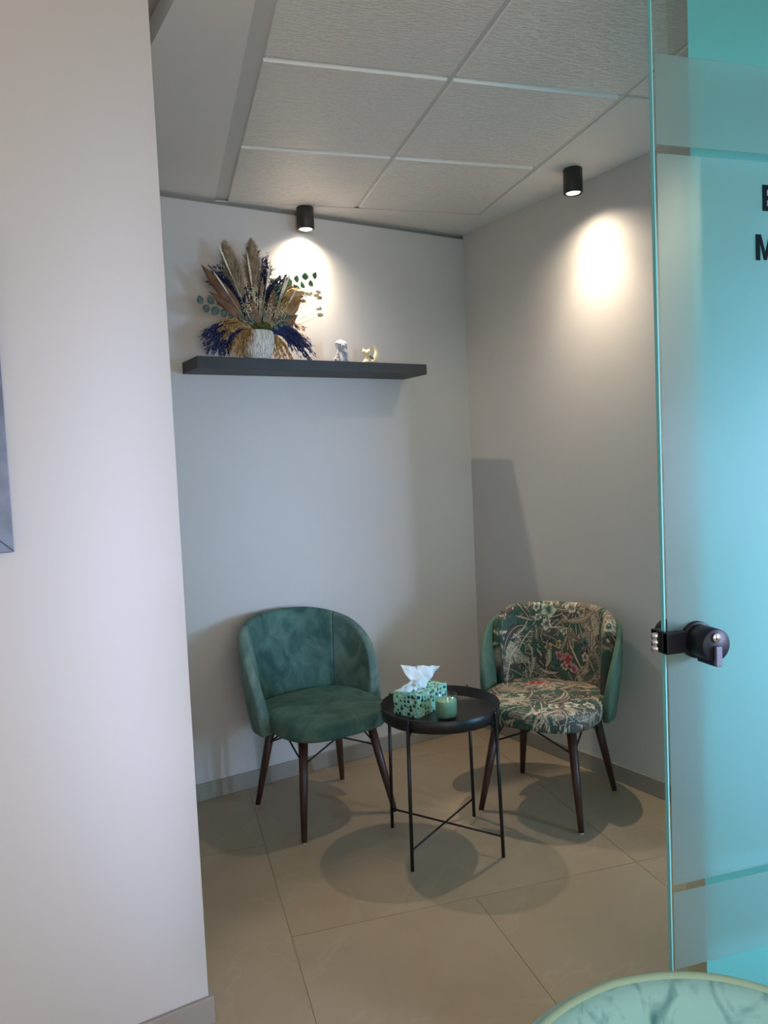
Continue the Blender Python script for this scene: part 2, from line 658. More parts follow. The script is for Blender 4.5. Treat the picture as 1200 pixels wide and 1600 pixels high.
def downlight(pos, label, e_wide, e_core, core_aim=None):
    t = thing('ceiling_spotlight', label, 'lamp', pos, 0, 'black ceiling spotlights')
    Rr, Hh = 0.0385, 0.098
    bm = bmesh.new()
    add_lathe(bm, [(0, 0), (Rr - 0.002, 0), (Rr, -0.002), (Rr, -Hh + 0.002), (Rr - 0.002, -Hh), (Rr - 0.007, -Hh), (Rr - 0.010, -Hh + 0.006), (0, -Hh + 0.006)], 48)
    obj('housing', bm, M['lampbody'], t, True)
    bm = bmesh.new()
    add_lathe(bm, [(0, -Hh + 0.0005), (0.020, -Hh + 0.001), (0.0265, -Hh + 0.003), (0.027, -Hh + 0.0055)], 32)
    obj('bulb', bm, M['lampglow'], t, True)
    for nm, en, size, blend in (('spill', e_wide, 150, 0.8), ('flood', e_wide * 1.1, 122, 1.0), ('beam', e_core, 88, 1.0)):
        l = bpy.data.lights.new('spotlight_' + nm, 'SPOT')
        l.energy = en
        l.color = (1.0, 0.84, 0.64)
        l.spot_size = math.radians(size)
        l.spot_blend = blend
        l.shadow_soft_size = 0.016
        o = bpy.data.objects.new('light_' + nm, l)
        COL.objects.link(o)
        o.parent = t
        o.location = (0, 0, -Hh - 0.003)
    return t


pL = R(-0.918, -0.054, CH)
downlight(pL, 'black cylindrical spotlight on the ceiling above the wall shelf', 10.5, 30.0)
pR = R(-0.118, -0.895, CH)
downlight(pR, 'black cylindrical spotlight on the ceiling beside the right wall', 9.5, 26.0)

# ================================================================== SHELF
tag(obj('wall_shelf', rbox(-1.497, -0.395, -0.200, 0.0, 1.825, 1.872), M['shelf'], bevel=0.0012),
    'long black floating shelf on the grey back wall, holding the vase and figurines', 'shelf')
SZ = 1.872

# ================================================================== PICTURE FRAME (hall wall)
fp = thing('picture_frame', 'blue-grey picture frame cut off at the left edge, on the pale hall wall', 'picture frame',
           R(-2.545, -1.319, 1.25), ANG)
fw, fh, fr, ft = 0.50, 0.70, 0.034, 0.022


def frame_bar(pts):
    bm = bmesh.new()
    f = [bm.verts.new((x, -ft, z)) for x, z in pts]
    b = [bm.verts.new((x, 0, z)) for x, z in pts]
    bm.faces.new(f)
    bm.faces.new(b)
    for i in range(4):
        bm.faces.new((f[i], f[(i + 1) % 4], b[(i + 1) % 4], b[i]))
    obj('frame_bar', bm, M['frame'], fp, bevel=0.002)


hw = fw / 2
frame_bar([(-hw, 0), (hw, 0), (hw - fr, fr), (-hw + fr, fr)])
frame_bar([(-hw, fh), (hw, fh), (hw - fr, fh - fr), (-hw + fr, fh - fr)])
frame_bar([(hw, 0), (hw, fh), (hw - fr, fh - fr), (hw - fr, fr)])
frame_bar([(-hw, 0), (-hw, fh), (-hw + fr, fh - fr), (-hw + fr, fr)])
obj('picture_mat', box(-hw + fr, hw - fr, -0.008, -0.002, fr, fh - fr), M['mat'], fp)

# ================================================================== GLASS DOOR AND PARTITION
GY = 1.25
GX = 0.921
door = struct(thing('door_1', 'frosted glass door leaf with a black lock on its free edge', 'door', (0, 0, 0)))
del door['category']
DX1 = 2.12
obj('glass_pane', box(GX + 0.0025, DX1, GY, GY + 0.010, 0.01, 2.50), M['glass'], door)
obj('glass_edge', box(GX, GX + 0.0025, GY, GY + 0.010, 0.01, 2.50), M['glass_edge'], door)
fz = [(0.375, 0.533), (0.548, 1.962), (1.978, 2.143)]
for za, zb in fz:
    obj('frosted_film', box(GX + 0.006, DX1, GY - 0.0016, GY - 0.0004, za, zb), M['film_door'], door)


def letter(ch, x, z, h):
    """flat vinyl letters built from strokes, at height h"""
    t = 0.20 * h
    bm = bmesh.new()
    ya, yb = GY - 0.0032, GY - 0.002

    def quad(pts):
        f = [bm.verts.new((x + q[0], ya, z + q[1])) for q in pts]
        b = [bm.verts.new((x + q[0], yb, z + q[1])) for q in pts]
        bm.faces.new(f)
        bm.faces.new(b)
        n = len(pts)
        for i in range(n):
            bm.faces.new((f[i], f[(i + 1) % n], b[(i + 1) % n], b[i]))
    if ch == 'E':
        ww = 0.62 * h
        quad([(0, 0), (ww, 0), (ww, t * .9), (t, t * .9), (t, h * .5 - t * .42), (ww * .92, h * .5 - t * .42), (ww * .92, h * .5 + t * .42), (t, h * .5 + t * .42),
              (t, h - t * .9), (ww, h - t * .9), (ww, h), (0, h)])
    if ch == 'M':
        ww = 0.9 * h
        quad([(0, 0), (t, 0), (t, h * .72), (ww / 2 - t * .35, 0.02 * h), (ww / 2 + t * .35, 0.02 * h), (ww - t, h * .72), (ww - t, 0), (ww, 0), (ww, h),
              (ww - t * 1.25, h), (ww / 2, h * .3), (t * 1.25, h), (0, h)])
    return obj('letter', bm, M['letter'], door)


letter('E', 1.1665, 1.868, 0.050)
letter('M', 1.1485, 1.772, 0.050)

# lock on the free edge
LZ = 1.036
lock = thing('door_lock', 'black cylinder lock with a grey thumb-turn on the glass door edge', 'lock', (GX, GY, LZ))
obj('lock_case', box(-0.006, 0.060, -0.016, -0.002, -0.021, 0.021), M['lockblack'], lock, bevel=0.002)
obj('lock_case', box(-0.006, 0.060, 0.0115, 0.034, -0.021, 0.021), M['lockblack'], lock, bevel=0.002)
obj('edge_plate', box(-0.006, -0.0015, -0.014, 0.034, -0.021, 0.021), M['lockblack'], lock)


def cyl_y(y0, y1, r0, r1, cx, cz, seg=40):
    bm = bmesh.new()
    add_lathe(bm, [(0, 0), (r0 * .97, 0), (r0, 0.001), (r1, (y1 - y0) - 0.001), (r1 * .97, y1 - y0), (0, y1 - y0)], seg)
    for vv in bm.verts:
        x, y, z = vv.co
        vv.co = Vector((cx + x, y1 - z, cz + y))
    return bm


KX = 0.068
obj('rosette', cyl_y(-0.012, -0.002, 0.036, 0.036, KX, 0), M['lockblack'], lock, True)
obj('knob', cyl_y(-0.062, -0.012, 0.0315, 0.0310, KX, 0), M['lockblack'], lock, True)
obj('rear_knob', cyl_y(0.034, 0.060, 0.027, 0.027, 0.045, 0.004), M['lockblack'], lock, True)
obj('key_cylinder', cyl_y(-0.0655, -0.062, 0.0085, 0.0090, KX - 0.001, 0.015, 24), M['chrome'], lock, True)
obj('keyway', box(KX - 0.0028, KX - 0.0012, -0.0665, -0.0650, 0.010, 0.020), M['lockblack'], lock)
tb = bmesh.new()
add_box(tb, KX - 0.007, KX + 0.007, -0.070, -0.062, -0.040, -0.001)
obj('thumb_turn', tb, M['lockgrey'], lock, bevel=0.002)
obj('lower_fin', box(KX - 0.007, KX + 0.007, -0.0625, -0.016, -0.0395, -0.030), M['lockblack'], lock, bevel=0.001)
for k, dz in enumerate((0.0125, 0.0, -0.0125)):
    bm = bmesh.new()
    add_tube(bm, [(-0.005, 0.010, dz), (-0.020, 0.010, dz)], [0.0064, 0.0062], 14)
    obj('bolt', bm, M['chrome'], lock, True)

# fixed pane behind the open leaf
part = struct(thing('window_1', 'fixed frosted glass partition pane behind the open door leaf', 'partition', (0, 0, 0)))
del part['category']
PY = 1.33
PX = 1.026
PX1 = 2.235
obj('glass_pane', box(PX, PX1, PY, PY + 0.010, 0.0, CH), M['glass'], part)
obj('frosted_film', box(PX + 0.040, PX1, PY - 0.0016, PY - 0.0004, 0.0, CH), M['film_fixed'], part)

# ================================================================== CHAIRS
def leg_pts(sx, sy):
    return Vector((sx * 0.150, sy * 0.135, 0.385)), Vector((sx * 0.207, sy * 0.212, 0.0))


def chair_base(t):
    for sx, sy in ((-1, -1), (1, -1), (-1, 1), (1, 1)):
        top, foot = leg_pts(sx, sy)
        foot2 = foot + (top - foot) * 0.012
        bm = bmesh.new()
        add_tube(bm, [foot2, foot2.lerp(top, 0.45), top], [0.0105, 0.0160, 0.0190], 20)
        lg = obj('leg', bm, M['wood'], t, True)
        bm = bmesh.new()
        add_tube(bm, [foot, foot2 + (top - foot) * 0.004], [0.0085, 0.009], 14)
        obj('foot_glide', bm, M['glide'], lg, True)

    def on_leg(sx, sy, z):
        top, foot = leg_pts(sx, sy)
        return foot.lerp(top, z / 0.385)
    # crossing wire braces on the four sides
    corners = [(-1, -1), (1, -1), (1, 1), (-1, 1)]
    for i in range(4):
        A, B = corners[i], corners[(i + 1) % 4]
        for P, Q in ((A, B), (B, A)):
            s = on_leg(P[0], P[1], 0.275)
            q = on_leg(P[0], P[1], 0.372).lerp(on_leg(Q[0], Q[1], 0.372), 0.72)
            bm = bmesh.new()
            add_tube(bm, [s, q], 0.0036, 8)
            obj('brace', bm, M['black'], t, True)
    bm = bmesh.new()
    for sx in (-1, 1):
        add_box(bm, sx * 0.150 - 0.012, sx * 0.150 + 0.012, -0.155, 0.155, 0.366, 0.374)
    for sy in (-1, 1):
        add_box(bm, -0.155, 0.155, sy * 0.135 - 0.012, sy * 0.135 + 0.012, 0.3665, 0.3735)
    obj('seat_frame', bm, M['black'], t)


def seat_outline(th, wx, yf, yb, n=3.2):
    """superellipse outline, th=0 at the right; front half ends at yf, back half at yb"""
    c, s = math.cos(th), math.sin(th)
    x = wx * math.copysign(abs(c) ** (2 / n), c)
    yy = math.copysign(abs(s) ** (2 / n), s)
    y = yy * (yb if yy > 0 else -yf)
    return x, y


def seat_mesh(wx, yf, yb, z0, z1, crown, seg=120, rings=44, taper=0.02):
    """closed cushion; returns mesh and the (u, v) of every vertex for printing"""
    verts, uv = [], []
    prof = []
    e = 0.020
    h = z1 - z0
    prof += [(0.0, z0), (0.90, z0), (0.965, z0 + 0.004), (0.985, z0 + 0.016), (0.993, z0 + h * 0.4)]
    ns_ = max(3, rings // 5)
    for k in range(1, ns_ + 1):
        f = 0.4 + 0.52 * k / ns_
        prof.append((0.993 + 0.007 * math.sin((f - 0.4) / 0.52 * PI) - 0.018 * max(0, (f - 0.7) / 0.22) ** 2, z0 + h * f))
    for k in range(rings):
        s = 0.95 * (1 - k / (rings - 1)) ** 0.9
        prof.append((s, z1 + crown * (1 - s * s) - 0.006 * max(0, (s - 0.85) / 0.1) ** 2))
    for s, z in prof:
        for k in range(seg):
            x, y = seat_outline(2 * PI * k / seg, wx, yf, yb)
            x *= 1 - taper * (y - yf) / (yb - yf)
            verts.append((x * s, y * s, z))
            rl = math.hypot(x, y)
            dn = (z1 - z) if s > 0.96 else 0.0
            uv.append((x * s + x / rl * dn, y * s + y / rl * dn))
    faces = []
    for i in range(len(prof) - 1):
        for k in range(seg):
            a, b = i * seg + k, i * seg + (k + 1) % seg
            faces.append((a, b, b + seg, a + seg))
    me = bpy.data.meshes.new('seat')
    me.from_pydata(verts, [], faces)
    me.update()
    return me, np.array(uv)


def shell_mesh(t0, t1, hfun, zb, rx, ry, yc, thick, flare, nth=40, inner_off=0.0, pleat=None, nz=14, lean=0.0, cap_round=True, name='back', crown_r=1.0):
    """upright curved shell between angles t0..t1 (0 = back centre, + = right), radians.
    Returns mesh plus (arc, z) for every vertex."""
    verts, uv, faces = [], [], []
    sec = []
    # closed section: inner face going up, rounded crown, outer face going down
    for j in range(nz):
        sec.append(('i', j / (nz - 1)))
    for j in range(1, 8):
        sec.append(('c', j / 8))
    for j in range(nz):
        sec.append(('o', 1 - j / (nz - 1)))
    ns = len(sec)
    for i in range(nth + 1):
        th = t0 + (t1 - t0) * i / nth
        h = hfun(th)
        for kind, f in sec:
            if kind == 'c':
                ang = PI * f
                off = thick / 2 - thick / 2 * math.cos(ang)
                z = h - thick / 2 * crown_r + thick / 2 * crown_r * math.sin(ang)
            else:
                off = 0.0 if kind == 'i' else thick
                z = zb + (h - thick / 2 * crown_r - zb) * f
                # slight belly
                off += (-0.006 if kind == 'i' else 0.008) * math.sin(PI * min(1, f)) * 1.0
            if pleat and kind != 'o':
                off -= pleat(th, z)
            k = (z - zb)
            ex = rx + inner_off + off + flare * k
            ey = ry + inner_off + off + flare * 0.6 * k
            x = ex * math.sin(th)
            y = yc + ey * math.cos(th) + lean * k * max(0.0, math.cos(th))
            verts.append((x, y, z))
            uv.append((th * (rx + 0.0), z))
    for i in range(nth):
        for k in range(ns):
            a, b = i * ns + k, i * ns + (k + 1) % ns
            faces.append((a, b, b + ns, a + ns))
    faces.append(tuple(range(ns))[::-1])
    faces.append(tuple(nth * ns + k for k in range(ns)))
    me = bpy.data.meshes.new(name)
    me.from_pydata(verts, [], faces)
    me.update()
    bm = bmesh.new()
    bm.from_mesh(me)
    bmesh.ops.recalc_face_normals(bm, faces=bm.faces)
    bm.to_mesh(me)
    bm.free()
    return me, np.array(uv)


D = math.radians


def barrel_h(th):
    d = abs(math.degrees(th))
    return sm_interp(d, [0, 25, 45, 62, 75, 85, 93, 98, 101], [0.795, 0.788, 0.768, 0.738, 0.695, 0.645, 0.575, 0.50, 0.435])


def barrel_chair(name, label, loc, rz, mc, ms, mseat, group, lit_rim=False):
    t = thing(name, label, 'chair', loc, rz, group)
    chair_base(t)
    me, _ = seat_mesh(0.238, -0.262, 0.215, 0.375, 0.452, 0.012)
    new_obj('seat', me, mseat, t, True)
    args = dict(hfun=barrel_h, zb=0.372, rx=0.232, ry=0.225, yc=0.02, thick=0.042, flare=0.10, lean=0.10)
    S = D(47)
    g = D(0.35)
    for nm, a, b, mt in (('back_panel', -S + g, S - g, mc), ('side_panel', -D(100.5), -S, ms), ('side_panel', S, D(100.5), ms)):
        me, _ = shell_mesh(a, b, name=nm, nth=40, **args)
        new_obj(nm, me, mt, t, True)
    if lit_rim:  # pale tube added along the crown to show its highlight
        bm = bmesh.new()
        pts = []
        for i in range(81):
            th = -D(99) + D(198) * i / 80
            h = barrel_h(th)
            kk = h - 0.372
            ex = 0.232 + 0.021 + 0.10 * kk
            ey = 0.225 + 0.021 + 0.06 * kk
            pts.append((ex * math.sin(th), 0.02 + ey * math.cos(th) + 0.10 * kk * max(0, math.cos(th)), h - 0.001))
        add_tube(bm, pts, 0.0050, 12)
        obj('rim_highlight', bm, M['lit_rim'], t, True)
    return t


barrel_chair('armchair', 'dark teal velvet barrel armchair against the back wall, left of the round table',
             (0.577, 3.035, 0), D(17), M['velvet_c'], M['velvet_s'], M['velvet_seat'], None)
barrel_chair('armchair', 'pale turquoise velvet barrel armchair in the foreground, in front of the glass door',
             (0.478, 0.408, 0), D(2), M['velvet_near'], M['velvet_near'], M['velvet_near'], None, True)


# ---- the printed fabric: leaves, fronds and blossoms drawn into a colour attribute
def fabric_print(uv, seed, feats):
    rs = np.random.RandomState(seed)
    n = len(uv)
    U, V = uv[:, 0], uv[:, 1]
    base = np.array(srgb(44, 72, 64)[:3])
    col = np.tile(base, (n, 1)) * (1 + 0.12 * np.sin(U * 37 + 3)[:, None] * np.cos(V * 31)[:, None])

    def put(mask, c):
        c = np.array(srgb(*c)[:3])
        mm = np.clip(mask, 0, 1)[:, None]
        col[:] = col * (1 - mm) + c * mm
    u0, u1, v0, v1 = U.min(), U.max(), V.min(), V.max()
    tones = [(150, 134, 116), (128, 112, 98), (176, 160, 138), (96, 86, 78), (200, 186, 162), (118, 104, 92), (56, 96, 84), (84, 74, 70)]
    for k in range(int(560 * (u1 - u0) * (v1 - v0) / 0.25)):
        cu, cv = rs.uniform(u0, u1), rs.uniform(v0, v1)
        a = rs.uniform(0, 2 * PI)
        L = rs.uniform(0.03, 0.095)
        wd = L * rs.uniform(0.10, 0.26)
        du, dv = U - cu, V - cv
        x = du * math.cos(a) + dv * math.sin(a)
        y = -du * math.sin(a) + dv * math.cos(a)
        y = y - rs.uniform(-6, 6) * x * x
        kind = rs.randint(0, 5)
        env = wd * np.sqrt(np.clip(1 - (x / L) ** 2, 0, 1))
        inside = (np.abs(x) < L) & (np.abs(y) < env)
        tone = tones[rs.randint(len(tones))]
        dark = tuple(int(c * 0.42) for c in tone)
        if kind <= 1:
            put(((np.abs(x) < L * 1.03) & (np.abs(y) < env + 0.0022)).astype(float), (34, 46, 42))
            put(inside.astype(float), tone)
            ribs = (np.sin((x + np.abs(y) * 1.4) * 2 * PI / 0.0085) > 0.35)
            put((inside & ribs).astype(float), dark)
            put((inside & (np.abs(y) < 0.0012)).astype(float), (216, 204, 180))
        elif kind == 2:
            # feather frond: thin leaflets
            env2 = 1.7 * wd * (1 - (x / L)) / 1.2
            ins = (np.abs(x) < L) & (np.abs(y) < np.clip(env2, 0, 1))
            ribs = np.sin((x - np.abs(y) * 0.9) * 2 * PI / 0.011) > -0.15
            put((ins & ribs).astype(float), tone)
            put(((np.abs(x) < L) & (np.abs(y) < 0.0013)).astype(float), (196, 182, 156))
        elif kind == 3:
            # slim blade with a light edge
            ins = (np.abs(x) < L) & (np.abs(y) < env * 0.38)
            put(ins.astype(float), (206, 194, 170) if rs.rand() < .5 else tone)
            put((ins & (y < -env * 0.12)).astype(float), (92, 80, 72))
        else:
            ins = (np.abs(x) < L * 0.8) & (np.abs(y) < env * 1.1)
            put(ins.astype(float), (46, 78, 68))
            put((ins & (np.sin((x + np.abs(y)) * 2 * PI / 0.012) > 0.72)).astype(float), (92, 116, 100))
    for fu, fv, rr, cc, core in feats:
        # overlapping pointed petals, shaded towards the heart
        du, dv = U - fu, V - fv
        r = np.hypot(du, dv)
        off = rs.uniform(0, 6)
        order = rs.permutation(5)
        for q in order:
            a = off + q * 2 * PI / 5 + rs.uniform(-.22, .22)
            Lp = rr * rs.uniform(0.8, 1.15)
            x = du * math.cos(a) + dv * math.sin(a)
            y = -du * math.sin(a) + dv * math.cos(a)
            t = np.clip(x / Lp, 0, 1)
            env = Lp * 0.46 * np.sin(PI * t ** 0.75) ** 0.8
            ins = (x > 0) & (x < Lp)
            put((ins & (np.abs(y) < env + 0.0016)).astype(float), (40, 40, 38))
            for lo_, k_ in ((0.0, 0.45), (0.22, 0.72), (0.42, 0.9), (0.62, 1.0)):
                put((ins & (np.abs(y) < env) & (t > lo_)).astype(float), tuple(min(255, int(c * k_)) for c in cc))
            put((ins & (np.abs(y) < 0.0008) & (t < 0.75)).astype(float), tuple(int(c * .55) for c in cc))
        put((r < rr * 0.20).astype(float), core)
    return col


def set_print(me, col):
    ca = me.color_attributes.new('print', 'FLOAT_COLOR', 'POINT')
    buf = np.ones((len(me.vertices), 4), dtype=np.float32)
    buf[:, :3] = col
    ca.data.foreach_set('color', buf.ravel())


WH, PK, RD, GR = (226, 216, 192), (214, 150, 150), (196, 52, 72), (38, 110, 84)
tR = thing('dining_chair', 'leaf and flower print tub chair with green velvet shell in the right corner', 'chair',
           (1.459, 2.757, 0), D(-49.5))
chair_base(tR)
me, uv = seat_mesh(0.245, -0.262, 0.220, 0.375, 0.452, 0.014, seg=560, rings=100)
set_print(me, fabric_print(uv, 11, [(-0.075, 0.085, 0.030, RD, (240, 190, 180)), (-0.025, 0.100, 0.022, PK, RD), (-0.11, 0.045, 0.022, PK, RD), (-0.03, 0.055, 0.018, (224, 190, 180), RD),
                                    (0.150, -0.125, 0.034, WH, GR), (0.095, -0.175, 0.022, WH, (50, 60, 90)), (0.21, -0.09, 0.024, WH, GR)]))
new_obj('seat', me, M['floral'], tR, True)


def tub_h(th):
    d = abs(math.degrees(th))
    return sm_interp(d, [0, 35, 50, 62, 74, 86, 96, 103, 107], [0.740, 0.740, 0.738, 0.730, 0.712, 0.665, 0.585, 0.50, 0.44])


def pad_h(th):
    d = abs(math.degrees(th))
    return sm_interp(d, [0, 30, 48, 60, 68, 75, 81], [0.778, 0.779, 0.776, 0.766, 0.748, 0.705, 0.62])


me, _ = shell_mesh(-D(101), D(101), tub_h, 0.372, 0.245, 0.240, 0.02, 0.022, 0.10, nth=60, lean=0.06, name='back_shell')
new_obj('back_shell', me, M['velvet_g'], tR, True)


def pleat(th, z):
    # fanned vertical channels in the padding
    k = 1 + 0.25 * (0.8 - z) / 0.35
    c = abs(math.sin(math.degrees(th) * k / 19.0 * PI / 1.0 * 0.5 + PI / 2))
    return 0.010 * c ** 0.5 * min(1.0, max(0.0, (z - 0.5) / 0.15))


me, uv = shell_mesh(-D(80), D(80), pad_h, 0.44, 0.246, 0.240, 0.02, 0.040, 0.10, nth=260, nz=130, inner_off=-0.036, pleat=pleat, lean=0.06, name='back_cushion')
set_print(me, fabric_print(uv, 5, [(-0.075, 0.745, 0.036, (205, 214, 186), GR), (-0.085, 0.685, 0.028, WH, (60, 80, 100)), (-0.13, 0.76, 0.020, WH, (40, 50, 60)), (-0.125, 0.715, 0.018, WH, GR),
                                   (0.12, 0.62, 0.026, (90, 130, 140), (30, 70, 100)), (0.12, 0.56, 0.022, WH, (50, 60, 60)),
                                   (0.02, 0.535, 0.034, (222, 120, 120), RD), (-0.025, 0.55, 0.022, PK, RD), (0.05, 0.500, 0.024, PK, RD), (0.0, 0.505, 0.022, (226, 196, 180), RD),
                                   (0.03, 0.76, 0.032, WH, (150, 130, 90)), (0.08, 0.745, 0.026, (200, 186, 160), (110, 90, 70)), (-0.03, 0.60, 0.020, (206, 190, 150), (140, 110, 70)),
                                   (-0.08, 0.585, 0.020, (196, 178, 140), (120, 100, 70)), (0.0, 0.66, 0.018, WH, (150, 120, 80))]))
new_obj('back_cushion', me, M['floral'], tR, True)

# ================================================================== ROUND TRAY TABLE
TC = Vector((0.940, 2.595, 0))
tt = thing('side_table', 'round black metal tray table between the two armchairs', 'table', TC, D(-5))
bm = bmesh.new()
add_lathe(bm, [(0, 0.488), (0.206, 0.488), (0.2110, 0.490), (0.2165, 0.527), (0.2180, 0.528), (0.2195, 0.527), (0.2145, 0.484), (0.212, 0.482), (0, 0.482)], 96)
obj('tray', bm, M['black'], tt, True)
for k in range(4):
    a = PI / 4 + k * PI / 2
    bm = bmesh.new()
    c, s = math.cos(a), math.sin(a)
    add_tube(bm, [(c * 0.235, s * 0.235, 0.0), (c * 0.225, s * 0.225, 0.512)], 0.0065, 14)
    lg = obj('leg', bm, M['black'], tt, True)
    bm = bmesh.new()
    add_tube(bm, [(c * 0.225, s * 0.225, 0.506), (c * 0.2175, s * 0.2175, 0.533)], [0.0060, 0.0035], 10)
    obj('hook', bm, M['black'], lg, True)
for k in range(2):
    a = PI / 4 + k * PI / 2
    c, s = math.cos(a), math.sin(a)
    z = 0.072 + 0.003 * k
    bm = bmesh.new()
    add_tube(bm, [(c * 0.232, s * 0.232, z), (-c * 0.232, -s * 0.232, z)], 0.0036, 10)
    obj('cross_bar', bm, M['black'], tt, True)
    bm = bmesh.new()
    L_ = 0.228
    w_ = 0.003
    pts = [(-L_, 0.486), (L_, 0.486), (L_, 0.455), (L_ - 0.03, 0.4795), (-L_ + 0.03, 0.4795), (-L_, 0.455)]
    f = [bm.verts.new((x * c - w_ * -s * -1, x * s - w_ * c, zz - 0.004)) for x, zz in pts]
    b = [bm.verts.new((x * c + w_ * s * -1, x * s + w_ * c, zz - 0.004)) for x, zz in pts]
    bm.faces.new(f)
    bm.faces.new(b)
    for i in range(6):
        bm.faces.new((f[i], f[(i + 1) % 6], b[(i + 1) % 6], b[i]))
    obj('support_bar', bm, M['black'], tt)

# tissue box ---------------------------------------------------------------
m = M['dots'] = material('mint_dotted_card', srgb(150, 218, 190), 0.6)
nt = m.node_tree
p = nt.nodes['Principled BSDF']
tc = nt.nodes.new('ShaderNodeTexCoord')
vo = nt.nodes.new('ShaderNodeTexVoronoi')
vo.voronoi_dimensions = '2D'
vo.inputs['Scale'].default_value = 60
vo.inputs['Randomness'].default_value = 0.6
sep = nt.nodes.new('ShaderNodeSeparateColor')
lt = nt.nodes.new('ShaderNodeMath')
lt.operation = 'LESS_THAN'
lt.inputs[1].default_value = 0.37
cr = nt.nodes.new('ShaderNodeValToRGB')
cr.color_ramp.interpolation = 'CONSTANT'
e = cr.color_ramp.elements
e[0].position = 0.0
e[0].color = srgb(24, 34, 92)
e[1].position = 0.30
e[1].color = srgb(96, 84, 78)
for pos, cc in ((0.55, (226, 232, 236)), (0.72, (210, 216, 178)), (0.80, (96, 84, 78)), (0.9, (24, 34, 92))):
    q = e.new(pos)
    q.color = srgb(*cc)
mx = nt.nodes.new('ShaderNodeMixRGB')
mx.inputs[1].default_value = srgb(150, 218, 190)
szr = nt.nodes.new('ShaderNodeMath')
szr.operation = 'MULTIPLY_ADD'
szr.inputs[1].default_value = 0.20
szr.inputs[2].default_value = 0.22
nt.links.new(tc.outputs['UV'], vo.inputs['Vector'])
nt.links.new(vo.outputs['Distance'], lt.inputs[0])
nt.links.new(sep.outputs[1], szr.inputs[0])
nt.links.new(szr.outputs[0], lt.inputs[1])
nt.links.new(vo.outputs['Color'], sep.inputs[0])
nt.links.new(sep.outputs[0], cr.inputs[0])
nt.links.new(lt.outputs[0], mx.inputs[0])
nt.links.new(cr.outputs[0], mx.inputs[2])
nt.links.new(mx.outputs[0], p.inputs['Base Color'])

TZ = 0.4885
tb = thing('tissue_box', 'mint green dotted tissue box with a white tissue pulled out, on the round tray', 'tissue box',
           (0.890, 2.665, TZ), D(35))
BW, BD, BH = 0.095, 0.055, 0.083
# carton with an oval opening in the top
bm = bmesh.new()
N = 48
out_, inn = [], []
for k in range(N):
    a = 2 * PI * k / N
    c, s = math.cos(a), math.sin(a)
    sc = min(BW / max(abs(c), 1e-6), BD / max(abs(s), 1e-6))
    out_.append((c * sc, s * sc))
    inn.append((c * 0.050, s * 0.020))
for cx_, cy_ in ((BW, BD), (-BW, BD), (-BW, -BD), (BW, -BD)):
    i = min(range(N), key=lambda q: (out_[q][0] - cx_) ** 2 + (out_[q][1] - cy_) ** 2)
    out_[i] = (cx_, cy_)
lo_ = [bm.verts.new((x, y, 0)) for x, y in out_]
hi_ = [bm.verts.new((x, y, BH)) for x, y in out_]
ii_ = [bm.verts.new((x, y, BH)) for x, y in inn]
dd_ = [bm.verts.new((x, y, BH - 0.02)) for x, y in inn]
for k in range(N):
    k2 = (k + 1) % N
    bm.faces.new((lo_[k], lo_[k2], hi_[k2], hi_[k]))
    bm.faces.new((hi_[k], hi_[k2], ii_[k2], ii_[k]))
    bm.faces.new((ii_[k], ii_[k2], dd_[k2], dd_[k]))
bm.faces.new(lo_)
bm.faces.new(dd_)
uvl = bm.loops.layers.uv.new('print')
bm.normal_update()
for f_ in bm.faces:
    n_ = f_.normal
    for l_ in f_.loops:
        c_ = l_.vert.co
        if abs(n_.z) > 0.7:
            l_[uvl].uv = (c_.x + 0.5, c_.y + 0.5)
        elif abs(n_.x) > abs(n_.y):
            l_[uvl].uv = (c_.y + 2.0, c_.z + 0.3)
        else:
            l_[uvl].uv = (c_.x + 3.0, c_.z + 0.7)
obj('carton', bm, M['dots'], tb)


def sheet(name, corners, sag, seed, nu=26, nv=26):
    """crumpled sheet over four corners, with soft folds"""
    rs = random.Random(seed)
    P = [Vector(q) for q in corners]
    ph = [rs.uniform(0, 6) for _ in range(6)]
    verts, faces = [], []
    nrm = (P[1] - P[0]).cross(P[3] - P[0]).normalized()
    for i in range(nu + 1):
        for j in range(nv + 1):
            a, b = i / nu, j / nv
            q = P[0] * (1 - a) * (1 - b) + P[1] * a * (1 - b) + P[2] * a * b + P[3] * (1 - a) * b
            d = sag * math.sin(PI * a) * math.sin(PI * b)
            d += 0.0055 * math.sin(9 * a + 2.5 * b + ph[0]) * (1 - 0.4 * b) + 0.003 * math.sin(17 * a - 6 * b + ph[1]) + 0.002 * math.sin(13 * b + 8 * a + ph[2])
            verts.append(q + nrm * d)
    for i in range(nu):
        for j in range(nv):
            a = i * (nv + 1) + j
            faces.append((a, a + nv + 1, a + nv + 2, a + 1))
    me = bpy.data.meshes.new(name)
    me.from_pydata(verts, [], faces)
    o = new_obj(name, me, M['tissue'], tb, True)
    s = o.modifiers.new('thick', 'SOLIDIFY')
    s.thickness = 0.0008
    return o


# two leaves of one tissue: back leaf stands tall, front leaf flops over the near end of the carton
sheet('tissue', [(-0.050, -0.012, BH - 0.006), (0.038, -0.010, BH - 0.006), (-0.000, -0.034, BH + 0.074), (-0.088, 0.016, BH + 0.104)], 0.012, 3)
sheet('tissue', [(-0.040, 0.016, BH - 0.006), (0.045, 0.006, BH - 0.006), (0.062, -0.052, BH + 0.072), (-0.040, -0.022, BH + 0.094)], 0.014, 8)
sheet('tissue', [(-0.045, 0.015, BH - 0.004), (-0.020, -0.012, BH - 0.002), (-0.066, -0.046, BH + 0.060), (-0.118, 0.030, BH + 0.010)], 0.010, 5)

